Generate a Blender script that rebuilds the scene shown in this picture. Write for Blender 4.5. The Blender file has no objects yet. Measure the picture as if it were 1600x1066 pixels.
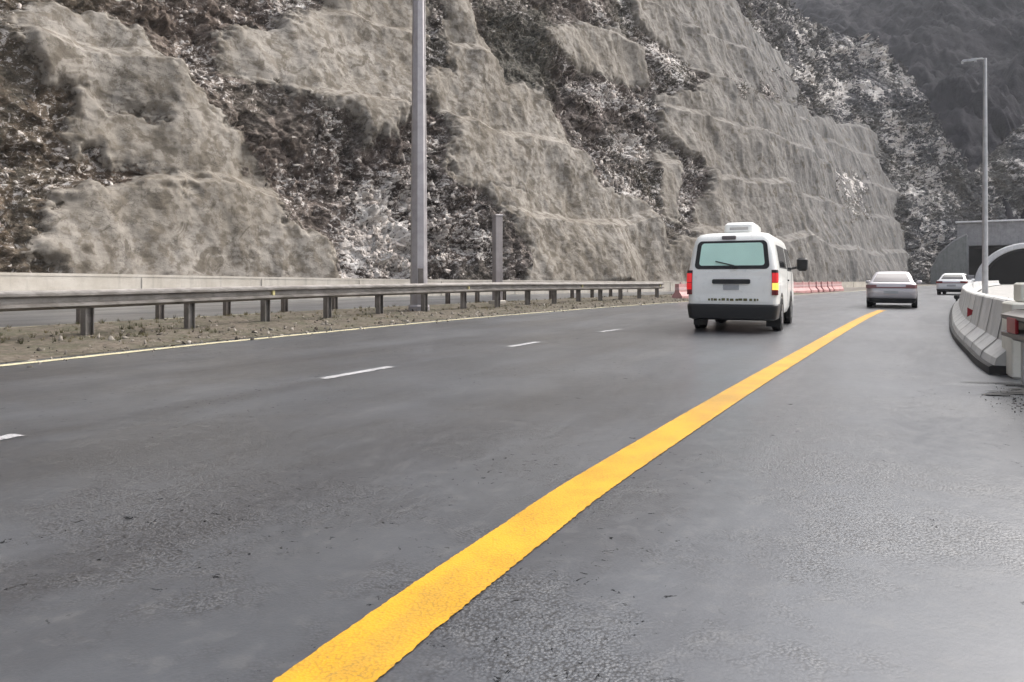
import bpy, bmesh, math, random
import numpy as np
from mathutils import Matrix
R = math.radians
SC = bpy.context.scene
COL = SC.collection

# ------------------------------------------------------------------ camera
cd = bpy.data.cameras.new('camera')
cam = bpy.data.objects.new('camera', cd); COL.objects.link(cam)
cam.location = (0, 0, 1.05); cam.rotation_euler = (R(90), 0, 0)
cd.sensor_width = 36; cd.lens = 24.75; cd.shift_y = -0.0606
cd.clip_start = 0.05; cd.clip_end = 3000
SC.camera = cam

# ------------------------------------------------------------------ sky, sun, exposure
SUN_EL, SUN_AZ = 52.0, 68.0          # azimuth clockwise from +Y
w = bpy.data.worlds.new('World'); SC.world = w; w.use_nodes = True
nt = w.node_tree
bg = nt.nodes['Background']
sky = nt.nodes.new('ShaderNodeTexSky'); sky.sky_type = 'NISHITA'; sky.sun_disc = False
sky.sun_elevation = R(SUN_EL); sky.sun_rotation = R(SUN_AZ)
sky.air_density = 1.0; sky.dust_density = 6.0; sky.ozone_density = 1.0
hsv = nt.nodes.new('ShaderNodeHueSaturation'); hsv.inputs['Saturation'].default_value = 0.45
nt.links.new(sky.outputs[0], hsv.inputs['Color']); nt.links.new(hsv.outputs[0], bg.inputs[0])
bg.inputs[1].default_value = 0.15
sl = bpy.data.lights.new('sun', 'SUN'); sl.energy = 0.9; sl.angle = R(55); sl.color = (1, 0.96, 0.9)
so = bpy.data.objects.new('sun', sl); COL.objects.link(so)
so.rotation_euler = (R(90 - SUN_EL), 0, R(180 - SUN_AZ))
so.location = (0, 0, 80)
SC.view_settings.view_transform = 'Standard'; SC.view_settings.look = 'None'
SC.view_settings.exposure = 1.02; SC.view_settings.gamma = 1
SC.cycles.max_bounces = 6

# ------------------------------------------------------------------ noise
def _h(ix, iy, seed):
    a = (ix.astype(np.int64) * 374761393 + iy.astype(np.int64) * 668265263 + seed * 974634777) & 0xffffffff
    a = ((a ^ (a >> 13)) * 1274126177) & 0xffffffff
    a = ((a ^ (a >> 16)) * 2246822519) & 0xffffffff
    return ((a ^ (a >> 15)) & 0xffff) / 65535.0
def vnoise(x, y, seed=0):
    ix = np.floor(x); iy = np.floor(y); fx = x - ix; fy = y - iy
    fx = fx * fx * fx * (fx * (fx * 6 - 15) + 10); fy = fy * fy * fy * (fy * (fy * 6 - 15) + 10)
    a = _h(ix, iy, seed); b = _h(ix + 1, iy, seed); c = _h(ix, iy + 1, seed); d = _h(ix + 1, iy + 1, seed)
    return (a + (b - a) * fx) * (1 - fy) + (c + (d - c) * fx) * fy
def fbm(x, y, o=4, seed=0, gain=.5):
    r = np.zeros_like(x); amp = 1.0; tot = 0
    for i in range(o):
        r += amp * (vnoise(x, y, seed + i * 17) - .5); tot += amp; amp *= gain
        x, y = x * 1.9 * .87 + y * 1.9 * .5 + 3.1, -x * 1.9 * .5 + y * 1.9 * .87 + 7.7
    return r / tot * 2
def cells(x, y, seed=0):
    """blocky facets: nearest cell with its own height and tilt"""
    ix = np.floor(x); iy = np.floor(y)
    best = np.full(x.shape, 9.0); val = np.zeros(x.shape)
    for dx in (-1, 0, 1):
        for dy in (-1, 0, 1):
            cx = ix + dx; cy = iy + dy
            px = cx + _h(cx, cy, seed); py = cy + _h(cx, cy, seed + 5)
            ddx = x - px; ddy = y - py
            d = ddx * ddx + ddy * ddy
            v = (_h(cx, cy, seed + 9) - .5) + ddx * (_h(cx, cy, seed + 11) - .5) * 1.6 + ddy * (_h(cx, cy, seed + 13) - .5) * 1.6
            m = d < best
            best = np.where(m, d, best); val = np.where(m, v, val)
    return val
def smooth(a, b, x):
    t = np.clip((x - a) / (b - a), 0, 1); return t * t * (3 - 2 * t)

# ------------------------------------------------------------------ curves on the plan
def spline(P, n=24):
    P = np.array(P, float)
    Q = np.vstack([2 * P[0] - P[1], P, 2 * P[-1] - P[-2]]); out = []
    for i in range(1, len(Q) - 2):
        t = np.linspace(0, 1, n, endpoint=False)[:, None]
        a, b, c, d = Q[i - 1], Q[i], Q[i + 1], Q[i + 2]
        out.append(.5 * (2 * b + (c - a) * t + (2 * a - 5 * b + 4 * c - d) * t * t + (3 * b - a - 3 * c + d) * t ** 3))
    out.append(P[-1:]); return np.vstack(out)
class Path:
    def __init__(s, P, n=24):
        s.p = spline(P, n)
        s.S = np.concatenate([[0], np.cumsum(np.linalg.norm(np.diff(s.p[:, :2], axis=0), axis=1))])
        T = np.gradient(s.p[:, :2], axis=0); s.T = T / np.linalg.norm(T, axis=1)[:, None]
        s.L = s.S[-1]
    def at(s, q):
        q = np.asarray(q, float)
        p = np.stack([np.interp(q, s.S, s.p[:, k]) for k in range(s.p.shape[1])], -1)
        t = np.stack([np.interp(q, s.S, s.T[:, k]) for k in range(2)], -1)
        t /= np.linalg.norm(t, axis=-1, keepdims=True)
        n = np.stack([-t[..., 1], t[..., 0]], -1)         # to the left of travel
        return p, t, n
    def off(s, q, d):
        p, t, n = s.at(q); return p[..., :2] + n * np.asarray(d, float)[..., None]
    def near(s, x, y):
        return s.S[np.argmin((s.p[:, 0] - x) ** 2 + (s.p[:, 1] - y) ** 2)]

# ------------------------------------------------------------------ objects
def tag(o, label=None, cat=None, group=None, kind=None):
    if label: o['label'] = label
    if cat: o['category'] = cat
    if group: o['group'] = group
    if kind: o['kind'] = kind
    return o
def empty(name, loc, rz=0, **k):
    o = bpy.data.objects.new(name, None); COL.objects.link(o); o.location = loc; o.rotation_euler = (0, 0, rz)
    o.empty_display_size = .2
    return tag(o, **k)
class MB:
    def __init__(s): s.v = []; s.f = []
    def add(s, vs, fs):
        b = len(s.v); s.v += [tuple(map(float, q)) for q in vs]; s.f += [tuple(b + i for i in q) for q in fs]; return s
    def box(s, c, d, rz=0, bev=0):
        x, y, z = d[0] / 2, d[1] / 2, d[2] / 2
        if bev:
            b = bev; lv = [(-z, b), (-z + b, 0), (z - b, 0), (z, b)]
            loops = [[(p[0], p[1], zz) for p in rr(-y + q, y - q, x - q, b, 2)] for zz, q in lv]
            m = MB(); m.loft(loops); vs, fs = m.v, m.f
        else:
            vs = [(-x, -y, -z), (x, -y, -z), (x, y, -z), (-x, y, -z), (-x, -y, z), (x, -y, z), (x, y, z), (-x, y, z)]
            fs = [(3, 2, 1, 0), (4, 5, 6, 7), (0, 1, 5, 4), (1, 2, 6, 5), (2, 3, 7, 6), (3, 0, 4, 7)]
        cr, sr = math.cos(rz), math.sin(rz)
        return s.add([(c[0] + p[0] * cr - p[1] * sr, c[1] + p[0] * sr + p[1] * cr, c[2] + p[2]) for p in vs], fs)
    def loft(s, loops, cap=True, closed=True):
        n = len(loops[0]); vs = [p for l in loops for p in l]; fs = []
        for i in range(len(loops) - 1):
            for j in range(n if closed else n - 1):
                k = (j + 1) % n; fs.append((i * n + j, i * n + k, (i + 1) * n + k, (i + 1) * n + j))
        if cap and closed:
            fs.append(tuple(range(n - 1, -1, -1))); fs.append(tuple((len(loops) - 1) * n + j for j in range(n)))
        return s.add(vs, fs)
    def tube(s, pts, rad, n=8):
        pts = [np.array(p, float) for p in pts]; loops = []
        for i, p in enumerate(pts):
            d = pts[min(i + 1, len(pts) - 1)] - pts[max(i - 1, 0)]; d /= np.linalg.norm(d)
            u = np.cross(d, (0, 0, 1.0)) if abs(d[2]) < .9 else np.cross(d, (0, 1.0, 0)); u /= np.linalg.norm(u); v = np.cross(d, u)
            r = rad[i] if hasattr(rad, '__len__') else rad
            loops.append([p + r * (u * math.cos(a) + v * math.sin(a)) for a in np.arange(n) * 2 * math.pi / n])
        return s.loft(loops)
    def quadpatch(s, fn, nu=6, nv=4):
        vs = [fn(i / nu, j / nv) for j in range(nv + 1) for i in range(nu + 1)]
        fs = [(j * (nu + 1) + i, j * (nu + 1) + i + 1, (j + 1) * (nu + 1) + i + 1, (j + 1) * (nu + 1) + i) for j in range(nv) for i in range(nu)]
        return s.add(vs, fs)
    def panel(s, fn, d0, d1, nu=6, nv=5):
        """closed thin panel: fn(a, b, d) on two skins joined round the rim"""
        w = nu + 1; N = w * (nv + 1)
        vs = [fn(i / nu, j / nv, d) for d in (d0, d1) for j in range(nv + 1) for i in range(nu + 1)]
        fs = []
        for j in range(nv):
            for i in range(nu):
                a = j * w + i; fs.append((a, a + 1, a + 1 + w, a + w)); fs.append((N + a + w, N + a + 1 + w, N + a + 1, N + a))
        rim = [i for i in range(nu + 1)] + [j * w + nu for j in range(1, nv + 1)] + [nv * w + i for i in range(nu - 1, -1, -1)] + [j * w for j in range(nv - 1, 0, -1)]
        for a, b in zip(rim, rim[1:] + rim[:1]): fs.append((b, a, N + a, N + b))
        return s.add(vs, fs)
    def wheel(s, c, prof, n=28):
        """prof: (x offset, radius) pairs round an x axis"""
        loops = [[(c[0] + x, c[1] + r * math.cos(a), c[2] + r * math.sin(a)) for a in np.arange(n) * 2 * math.pi / n] for x, r in prof]
        return s.loft(loops)
    def build(s, name, mat, parent=None, sm=None):
        me = bpy.data.meshes.new(name); me.from_pydata(s.v, [], s.f); me.update()
        bm = bmesh.new(); bm.from_mesh(me); bmesh.ops.recalc_face_normals(bm, faces=bm.faces); bm.to_mesh(me); bm.free()
        o = bpy.data.objects.new(name, me); COL.objects.link(o)
        if mat: me.materials.append(mat)
        if sm is not None:
            for p in me.polygons: p.use_smooth = True
            me.set_sharp_from_angle(angle=R(sm))
        if parent: o.parent = parent
        return o
def rr(y0, y1, w, r, n=4):
    """rounded rectangle in plan, half width w, from y0 to y1"""
    out = []
    r = min(r, w * .98, (y1 - y0) * .49)
    for cx, cy, a0 in ((w - r, y1 - r, 0), (-w + r, y1 - r, 90), (-w + r, y0 + r, 180), (w - r, y0 + r, 270)):
        for i in range(n + 1):
            a = R(a0 + 90 * i / n); out.append((cx + r * math.cos(a), cy + r * math.sin(a)))
    return out
def grid_mesh(name, V, nu, nv, mat, attrs=None, smooth_=True, flip=False):
    """V: (nv*nu,3), row major"""
    me = bpy.data.meshes.new(name)
    i = np.arange(nu - 1)[None, :] + np.arange(nv - 1)[:, None] * nu
    F = np.stack([i, i + 1, i + 1 + nu, i + nu], -1).reshape(-1, 4)
    if flip: F = F[:, ::-1]
    me.vertices.add(len(V)); me.vertices.foreach_set('co', np.ascontiguousarray(V, np.float32).ravel())
    me.loops.add(F.size); me.loops.foreach_set('vertex_index', np.ascontiguousarray(F, np.int32).ravel())
    me.polygons.add(len(F)); me.polygons.foreach_set('loop_start', (np.arange(len(F)) * 4).astype(np.int32))
    me.update(calc_edges=True)
    if smooth_: me.polygons.foreach_set('use_smooth', np.ones(len(F), bool))
    for k, a in (attrs or {}).items():
        at = me.attributes.new(k, 'FLOAT', 'POINT'); at.data.foreach_set('value', np.ascontiguousarray(a, np.float32).ravel())
    o = bpy.data.objects.new(name, me); COL.objects.link(o); me.materials.append(mat); return o
def scatter_mesh(name, tv, tf, mats, M, Pos, mat, attr=None):
    """many copies of small templates in one mesh. tv: list of templates (n,3); tf faces (m,k); M (N,3,3); Pos (N,3)"""
    me = bpy.data.meshes.new(name); N = len(Pos); n = len(tv[0]); k = tf.shape[1]
    T = np.stack(tv)[np.arange(N) % len(tv)]
    V = np.einsum('nij,nkj->nki', M, T) + Pos[:, None, :]
    F = (tf[None] + (np.arange(N) * n)[:, None, None]).reshape(-1, k)
    me.vertices.add(N * n); me.vertices.foreach_set('co', V.astype(np.float32).ravel())
    me.loops.add(F.size); me.loops.foreach_set('vertex_index', F.astype(np.int32).ravel())
    me.polygons.add(len(F)); me.polygons.foreach_set('loop_start', (np.arange(len(F)) * k).astype(np.int32))
    me.update(calc_edges=True)
    if attr is not None:
        at = me.attributes.new('tone', 'FLOAT', 'POINT'); at.data.foreach_set('value', np.repeat(attr, n).astype(np.float32))
    o = bpy.data.objects.new(name, me); COL.objects.link(o); me.materials.append(mat); return o

# ------------------------------------------------------------------ materials
class NB:
    def __init__(s, name):
        s.m = bpy.data.materials.new(name); s.m.use_nodes = True; s.nt = s.m.node_tree
        s.b = s.nt.nodes['Principled BSDF']; s.co = s.nt.nodes.new('ShaderNodeTexCoord').outputs['Object']
    def n(s, t, **k):
        x = s.nt.nodes.new(t)
        for a, b in k.items(): setattr(x, a, b)
        return x
    def set(s, sock, v):
        if isinstance(v, bpy.types.NodeSocket): s.nt.links.new(v, sock)
        elif isinstance(v, tuple) and len(v) == 3 and sock.type == 'RGBA': sock.default_value = (*v, 1)
        else: sock.default_value = v
    def mapping(s, scale=(1, 1, 1), rot=(0, 0, 0), src=None):
        m = s.n('ShaderNodeMapping'); s.set(m.inputs[0], src or s.co); m.inputs['Scale'].default_value = scale; m.inputs['Rotation'].default_value = rot
        return m.outputs[0]
    def along(s, stretch):
        m = s.n('ShaderNodeMapping', vector_type='TEXTURE'); s.set(m.inputs[0], s.co); m.inputs['Scale'].default_value = (1, stretch, 1); m.inputs['Rotation'].default_value = (0, 0, HEAD)
        return m.outputs[0]
    def noise(s, scale, detail=4, rough=.5, vec=None, dist=0):
        x = s.n('ShaderNodeTexNoise'); s.set(x.inputs['Vector'], vec or s.co)
        x.inputs['Scale'].default_value = scale; x.inputs['Detail'].default_value = detail; x.inputs['Roughness'].default_value = rough; x.inputs['Distortion'].default_value = dist
        return x.outputs['Fac']
    def voro(s, scale, feat='F1', vec=None, out='Distance'):
        x = s.n('ShaderNodeTexVoronoi'); x.feature = feat; s.set(x.inputs['Vector'], vec or s.co); x.inputs['Scale'].default_value = scale
        return x.outputs[out]
    def attr(s, name): return s.n('ShaderNodeAttribute', attribute_name=name).outputs['Fac']
    def ramp(s, f, a, b, lo=0.0, hi=1.0):
        x = s.n('ShaderNodeMapRange'); x.interpolation_type = 'SMOOTHSTEP'
        s.set(x.inputs['Value'], f); s.set(x.inputs['From Min'], a); s.set(x.inputs['From Max'], b); s.set(x.inputs['To Min'], lo); s.set(x.inputs['To Max'], hi)
        return x.outputs[0]
    def math(s, op, a, b=0.0):
        x = s.n('ShaderNodeMath', operation=op); s.set(x.inputs[0], a); s.set(x.inputs[1], b); return x.outputs[0]
    def mix(s, f, a, b):
        x = s.n('ShaderNodeMix', data_type='RGBA'); s.set(x.inputs[0], f); s.set(x.inputs[6], a); s.set(x.inputs[7], b); return x.outputs[2]
    def bump(s, h, strength=.3, dist=.02, nrm=None):
        x = s.n('ShaderNodeBump'); s.set(x.inputs['Height'], h); x.inputs['Strength'].default_value = strength; x.inputs['Distance'].default_value = dist
        if nrm: s.set(x.inputs['Normal'], nrm)
        return x.outputs[0]
    def done(s, col=None, rough=None, nrm=None, metal=None, spec=None, coat=None):
        if col is not None: s.set(s.b.inputs['Base Color'], col)
        if rough is not None: s.set(s.b.inputs['Roughness'], rough)
        if nrm is not None: s.set(s.b.inputs['Normal'], nrm)
        if metal is not None: s.set(s.b.inputs['Metallic'], metal)
        if spec is not None: s.set(s.b.inputs['Specular IOR Level'], spec)
        if coat is not None: s.set(s.b.inputs['Coat Weight'], coat)
        return s.m
def plain(name, col, rough=.5, metal=0, var=.15, scale=3, spec=None, coat=None, dirt=None):
    b = NB(name); f = b.noise(scale, 5, .6)
    c2 = tuple(x * (1 - var) for x in col)
    c = b.mix(b.ramp(f, .35, .65), c2, col)
    if dirt: c = b.mix(b.ramp(b.noise(scale * 2.3, 6, .7), .52, .75, 0, dirt), c, (.09, .075, .06))
    return b.done(c, rough, metal=metal, spec=spec, coat=coat)

HEAD = R(-29)     # travel direction, for streaks along the road
def mat_asphalt():
    b = NB('wet_asphalt')
    along = b.along(14)                                      # stretched along travel
    big = b.noise(.35, 4, .55)
    streak = b.noise(.9, 4, .6, along)
    agg = b.voro(95)                                         # stones in the surface
    fine = b.noise(140, 3, .6)
    mid = b.noise(9, 5, .65)
    col = b.mix(b.ramp(big, .3, .7), (.060, .065, .074), (.098, .105, .117))
    col = b.mix(b.ramp(streak, .46, .68, 0, .65), col, (.036, .037, .042))
    col = b.mix(b.ramp(streak, .44, .30, 0, .5), col, (.150, .153, .158))
    col = b.mix(b.ramp(mid, .5, .72, 0, .4), col, (.125, .125, .125))
    stone = b.math('MULTIPLY', b.ramp(agg, .34, .10), b.ramp(b.noise(.8, 5, .65), .44, .60))
    col = b.mix(b.math('MULTIPLY', stone, .7), col, (.22, .22, .215))
    gap = b.math('MULTIPLY', b.ramp(agg, .50, .70), b.ramp(b.noise(.8, 5, .65), .42, .58))
    col = b.mix(b.math('MULTIPLY', gap, .85), col, (.020, .020, .021))
    pit = b.math('MULTIPLY', b.ramp(b.noise(17, 5, .72, None, .6), .615, .66), b.ramp(b.noise(.8, 5, .7, b.along(4)), .48, .60, 0, .9))
    col = b.mix(pit, col, (.012, .012, .012))
    wet = b.ramp(b.noise(.55, 5, .6, b.along(4)), .38, .62)
    rough = b.math('ADD', b.math('MULTIPLY', wet, -.14), b.ramp(mid, .3, .7, .44, .56))
    patch = b.ramp(b.noise(.8, 5, .65), .44, .60, .12, 1)
    h = b.math('MULTIPLY', b.math('ADD', b.math('MULTIPLY', agg, -.6), b.math('MULTIPLY', fine, .4)), patch)
    n = b.bump(h, .40, .007)
    n = b.bump(b.noise(2.2, 4, .6), .12, .03, n)
    dry = b.ramp(pit, 0, .7, 1, 0)
    b.set(b.b.inputs['Coat Weight'], b.math('MULTIPLY', dry, b.math('ADD', b.math('MULTIPLY', wet, .3), .7))); b.set(b.b.inputs['Specular IOR Level'], b.math('MULTIPLY', dry, .5)); b.b.inputs['Coat Roughness'].default_value = .32; b.set(b.b.inputs['Coat Normal'], n)
    return b.done(col, rough, n)
def mat_paint(name, col, worn, wear=.5):
    b = NB(name)
    f = b.noise(26, 6, .75); g = b.noise(3, 4, .6)
    c = b.mix(b.ramp(g, .35, .7), col, tuple(x * .8 for x in col))
    c = b.mix(b.ramp(f, wear, wear + .12), c, worn)
    c = b.mix(b.ramp(b.noise(1.6, 5, .65, b.along(6)), .50, .70, 0, .5), c, worn)
    c = b.mix(b.math('MULTIPLY', b.ramp(b.voro(95), .52, .72), b.ramp(g, .3, .6, .05, .3)), c, (.05, .045, .035))
    n = b.bump(b.math('ADD', b.voro(95), b.noise(140, 3, .6)), .25, .004)
    return b.done(c, .48, n)
def mat_cliff():
    b = NB('cliff_rock_and_shotcrete')
    A = b.attr('shot'); CH = b.attr('chip'); W = b.attr('warm'); VG = b.attr('scrub'); FAR = b.attr('far')
    # raw broken rock
    skew = b.mapping((1.0, 1.0, 1.7), (R(12), R(35), R(20)))
    n1 = b.noise(.28, 5, .6); n2 = b.noise(1.1, 7, .68, skew, .6); n3 = b.noise(3.4, 6, .7, skew, .4)
    rock = b.mix(b.ramp(n2, .40, .62), (.052, .043, .038), (.29, .25, .225))
    rock = b.mix(b.ramp(n1, .4, .65, 0, .6), rock, (.13, .10, .088))
    warm = b.mix(b.ramp(n2, .36, .64), (.070, .050, .032), (.30, .225, .16))
    cold = b.mix(b.ramp(n2, .36, .66), (.045, .047, .053), (.21, .207, .212))
    rock = b.mix(b.ramp(W, .0, .45, 1, 0), rock, cold)
    rock = b.mix(b.ramp(W, .55, 1, 0, 1), rock, warm)
    veg = b.mix(b.ramp(n3, .4, .6), (.055, .055, .046), (.17, .16, .135))
    rock = b.mix(b.math('MULTIPLY', VG, .85), rock, veg)
    # pale fresh faces and rubble
    n4 = b.noise(.42, 6, .72, skew, .5)
    chipn = b.math('ADD', b.math('MULTIPLY', n3, .55), b.math('MULTIPLY', n2, .45))
    nf = b.math('ADD', b.math('MULTIPLY', n4, .5), b.math('MULTIPLY', n2, .5))
    mf = b.n('ShaderNodeMix', data_type='FLOAT'); b.set(mf.inputs[0], FAR); b.set(mf.inputs[2], chipn); b.set(mf.inputs[3], nf); chipn = mf.outputs[0]
    thr = b.math('SUBTRACT', .625, b.math('MULTIPLY', CH, .165))
    cm = b.ramp(b.math('SUBTRACT', chipn, thr), 0.0, .05)
    pale = b.mix(b.noise(.8, 3, .5), (.70, .63, .57), (.78, .77, .76))
    rock = b.mix(b.math('MULTIPLY', cm, .92), rock, pale)
    fl = b.ramp(b.noise(2.3, 5, .66, b.mapping((1.7, 1.7, .75), (R(-20), R(-30), 0)), .8), .585, .66)
    rock = b.mix(b.math('MULTIPLY', fl, b.ramp(CH, .15, .8, .15, .95)), rock, pale)
    # sprayed concrete
    s1 = b.noise(.16, 4, .55); s2 = b.noise(1.6, 6, .62); s3 = b.noise(.55, 5, .6, b.mapping((1.6, 1.6, .22)))
    sh = b.mix(b.ramp(s1, .35, .65), (.222, .200, .170), (.285, .264, .236))
    sh = b.mix(b.ramp(s2, .44, .60, 0, .72), sh, (.115, .097, .074))
    sh = b.mix(b.ramp(s3, .52, .70, 0, .55), sh, (.120, .110, .095))
    sh = b.mix(b.ramp(s3, .48, .30, 0, .30), sh, (.32, .30, .275))
    shc = b.mix(b.ramp(s3, .38, .66), (.190, .184, .178), (.092, .092, .092)); shc = b.mix(b.ramp(s2, .40, .66, 0, .4), shc, (.12, .115, .11))
    sh = b.mix(b.ramp(W, .15, .50, 1, 0), sh, shc)
    crack = b.ramp(b.math('ABSOLUTE', b.math('SUBTRACT', b.noise(.32, 5, .62, skew, .25), .5)), .009, .0, 0, .5)
    s5 = b.noise(.75, 5, .62, b.mapping((1.0, 1.0, 1.0), (R(0), R(40), R(0))), 1.0)
    sh = b.mix(b.ramp(s5, .53, .63, 0, .8), sh, (.100, .086, .068))
    sh = b.mix(b.ramp(s5, .42, .30, 0, .5), sh, (.33, .30, .262))
    sh = b.mix(b.math('MULTIPLY', crack, b.ramp(W, .2, .6)), sh, (.06, .054, .047))
    edge = b.math('ADD', A, b.math('MULTIPLY', b.math('SUBTRACT', n3, .5), 1.7))
    m = b.ramp(edge, .38, .60)
    col = b.mix(m, rock, sh)
    hgt = b.mix(m, n3, s2)
    n = b.bump(b.math('MULTIPLY', b.math('ADD', b.math('MULTIPLY', n2, 1.0), n3), b.ramp(m, 0, 1, 1, .15)), .9, .22)
    n = b.bump(b.math('ADD', s2, b.noise(6, 5, .6)), .35, .05, n)
    return b.done(col, .9, n, spec=.2)
def mat_tone(name, lo, hi, rough=.9):
    b = NB(name); t = b.attr('tone')
    c = b.mix(b.ramp(t, 0, 1), lo, hi)
    c = b.mix(b.ramp(b.noise(7, 4, .6), .4, .7, 0, .4), c, tuple(x * .55 for x in lo))
    return b.done(c, rough, spec=.2)
def mat_concrete(name, a, c, streak=.5, joint=None):
    b = NB(name)
    f = b.noise(1.2, 6, .65); g = b.noise(.9, 5, .65, b.mapping((3.5, 3.5, .25)))
    col = b.mix(b.ramp(f, .35, .65), a, c)
    col = b.mix(b.ramp(g, .5, .72, 0, streak), col, tuple(x * .4 for x in a))
    col = b.mix(b.ramp(b.noise(14, 5, .7), .55, .75, 0, .35), col, tuple(x * .55 for x in a))
    return b.done(col, .8, b.bump(b.noise(22, 5, .6), .3, .01), spec=.3)
def mat_galv(name, a, c):
    b = NB(name)
    f = b.noise(3, 5, .65); g = b.noise(1.4, 5, .6, b.mapping((2, 2, .3)))
    col = b.mix(b.ramp(f, .35, .65), a, c)
    col = b.mix(b.ramp(g, .55, .75, 0, .45), col, (.11, .085, .06))
    return b.done(col, b.ramp(f, .3, .7, .42, .6), b.bump(b.noise(30, 4, .6), .1, .004), metal=.55)
def mat_glass(name, col, rough=.06):
    b = NB(name)
    return b.done(b.mix(b.noise(1.5, 3, .5), col, tuple(x * .75 for x in col)), rough, spec=.9)
def mat_emit(name, col, e):
    b = NB(name); b.done(col, .25)
    b.set(b.b.inputs['Emission Color'], col); b.b.inputs['Emission Strength'].default_value = e
    return b.m
M = dict(
    asphalt=mat_asphalt(), cliff=mat_cliff(),
    yellow=mat_paint('yellow_paint', (.64, .335, .016), (.30, .19, .05), .59),
    white=mat_paint('white_paint', (.66, .60, .40), (.26, .24, .18), .58),
    dash=mat_paint('lane_paint', (.50, .50, .51), (.18, .18, .185), .52),
    wall=mat_concrete('pale_wall_concrete', (.47, .43, .37), (.56, .52, .46), .35),
    barrier=mat_concrete('barrier_concrete', (.50, .50, .485), (.62, .615, .60), .45),
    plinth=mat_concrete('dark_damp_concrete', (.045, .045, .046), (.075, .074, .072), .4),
    block=mat_concrete('cream_concrete', (.62, .61, .55), (.70, .69, .63), .3),
    portal=mat_concrete('portal_concrete', (.25, .245, .25), (.33, .325, .33), .5),
    rim=mat_concrete('portal_rim_concrete', (.66, .66, .67), (.74, .74, .75), .25),
    lining_shade=plain('painted_shade_lining', (.004, .004, .005), .95, var=.3, scale=.6, spec=0), lining=plain('tunnel_lining', (.035, .036, .038), .8, var=.3, scale=.6),  # unlit depth of the arched tunnel put into its near-black lining colour
    galv=mat_galv('galvanised_steel', (.165, .152, .140), (.27, .255, .242)),
    galvd=mat_galv('weathered_steel', (.12, .105, .095), (.20, .18, .165)),
    pole=mat_galv('pole_steel', (.34, .32, .33), (.42, .40, .41)),
    lpole=mat_galv('pale_pole_steel', (.40, .40, .41), (.50, .50, .51)),
    vanpaint=plain('white_van_paint', (.90, .905, .87), .28, var=.04, coat=.4, dirt=.18),
    silver=plain('silver_car_paint', (.52, .49, .50), .30, metal=.35, var=.06, coat=.5, dirt=.12),
    carwhite=plain('white_car_paint', (.78, .79, .80), .28, var=.05, coat=.4),
    black=plain('black_plastic', (.012, .012, .013), .5, var=.3),
    tyre=plain('tyre_rubber', (.015, .015, .015), .85, var=.3),
    rimm=plain('wheel_metal', (.34, .34, .35), .35, metal=.7),
    dkglass=mat_glass('dark_window_glass', (.018, .02, .022), .05),
    vanglass=mat_glass('painted_sky_glass', (.66, 1.0, .87), .4),  # reflected sky is put into the pane's base colour
    sedglass=mat_glass('silver_grey_glass', (.24, .22, .22), .12),
    red=mat_emit('red_lamp', (.55, .012, .014), .35), redd=plain('dark_red_lens', (.16, .008, .012), .25, var=.2),
    amber=mat_emit('amber_lamp', (.95, .42, .08), .9),
    plate=plain('number_plate', (.42, .43, .44), .4), text=plain('faded_marking', (.17, .16, .07), .6, var=.4, scale=20),
    redplastic=plain('red_plastic', (.52, .27, .26), .5, var=.25, scale=2, dirt=.3), whiteplastic=plain('white_plastic', (.58, .40, .40), .5, var=.15),
    reflred=plain('red_reflector', (.30, .008, .018), .3, var=.25, scale=9),
    yrefl=plain('pale_yellow_reflector', (.70, .62, .30), .35),
    stone=mat_tone('rubble_stone', (.12, .105, .095), (.55, .50, .46)),
    twig=mat_tone('dry_scrub', (.045, .040, .032), (.24, .20, .15)),
    grass=mat_tone('verge_grass', (.060, .060, .030), (.20, .17, .10)),
)

# ================================================================== GROUND AND ROAD
WL = Path([(-24, -30), (-17, -15), (-11.4, -2.6), (-8.8, 3.1), (-6.18, 8.49), (-4.47, 12.3), (0, 20.6), (7.58, 32), (16.2, 43.2), (29, 60), (55, 97), (86, 136)])
YL = Path([(-16, -30), (-8.5, -15), (-3.6, -4.6), (-1.2, .3), (-.488, 1.833), (0, 2.817), (.772, 4.246), (3.65, 9.17), (10.5, 20.6), (18.2, 32.5), (35, 58.5), (61.5, 98), (92, 136)])
BF = Path([(3.55, 4.0), (4.25, 5.4), (4.99, 7.04), (6.1, 9.3), (9.75, 15.6), (18.7, 29.6), (39.0, 60), (66, 98), (95, 136)])
WALL = Path([(-52, -40), (-36, -5), (-27, 13), (-17.4, 30.6), (-6.8, 42.8), (4.8, 52.4), (20, 66.7), (38.4, 84.5), (51.7, 99), (66, 116)])
CLB = Path([(-53.5, -39), (-37.4, -4.2), (-28.4, 13.8), (-18.7, 31.5), (-7.9, 43.9), (3.7, 53.5), (18.9, 67.8), (37.2, 85.7), (50, 100), (63, 119), (77, 137), (92, 149), (110, 156), (132, 160), (160, 150), (190, 120)], 40)

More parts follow.
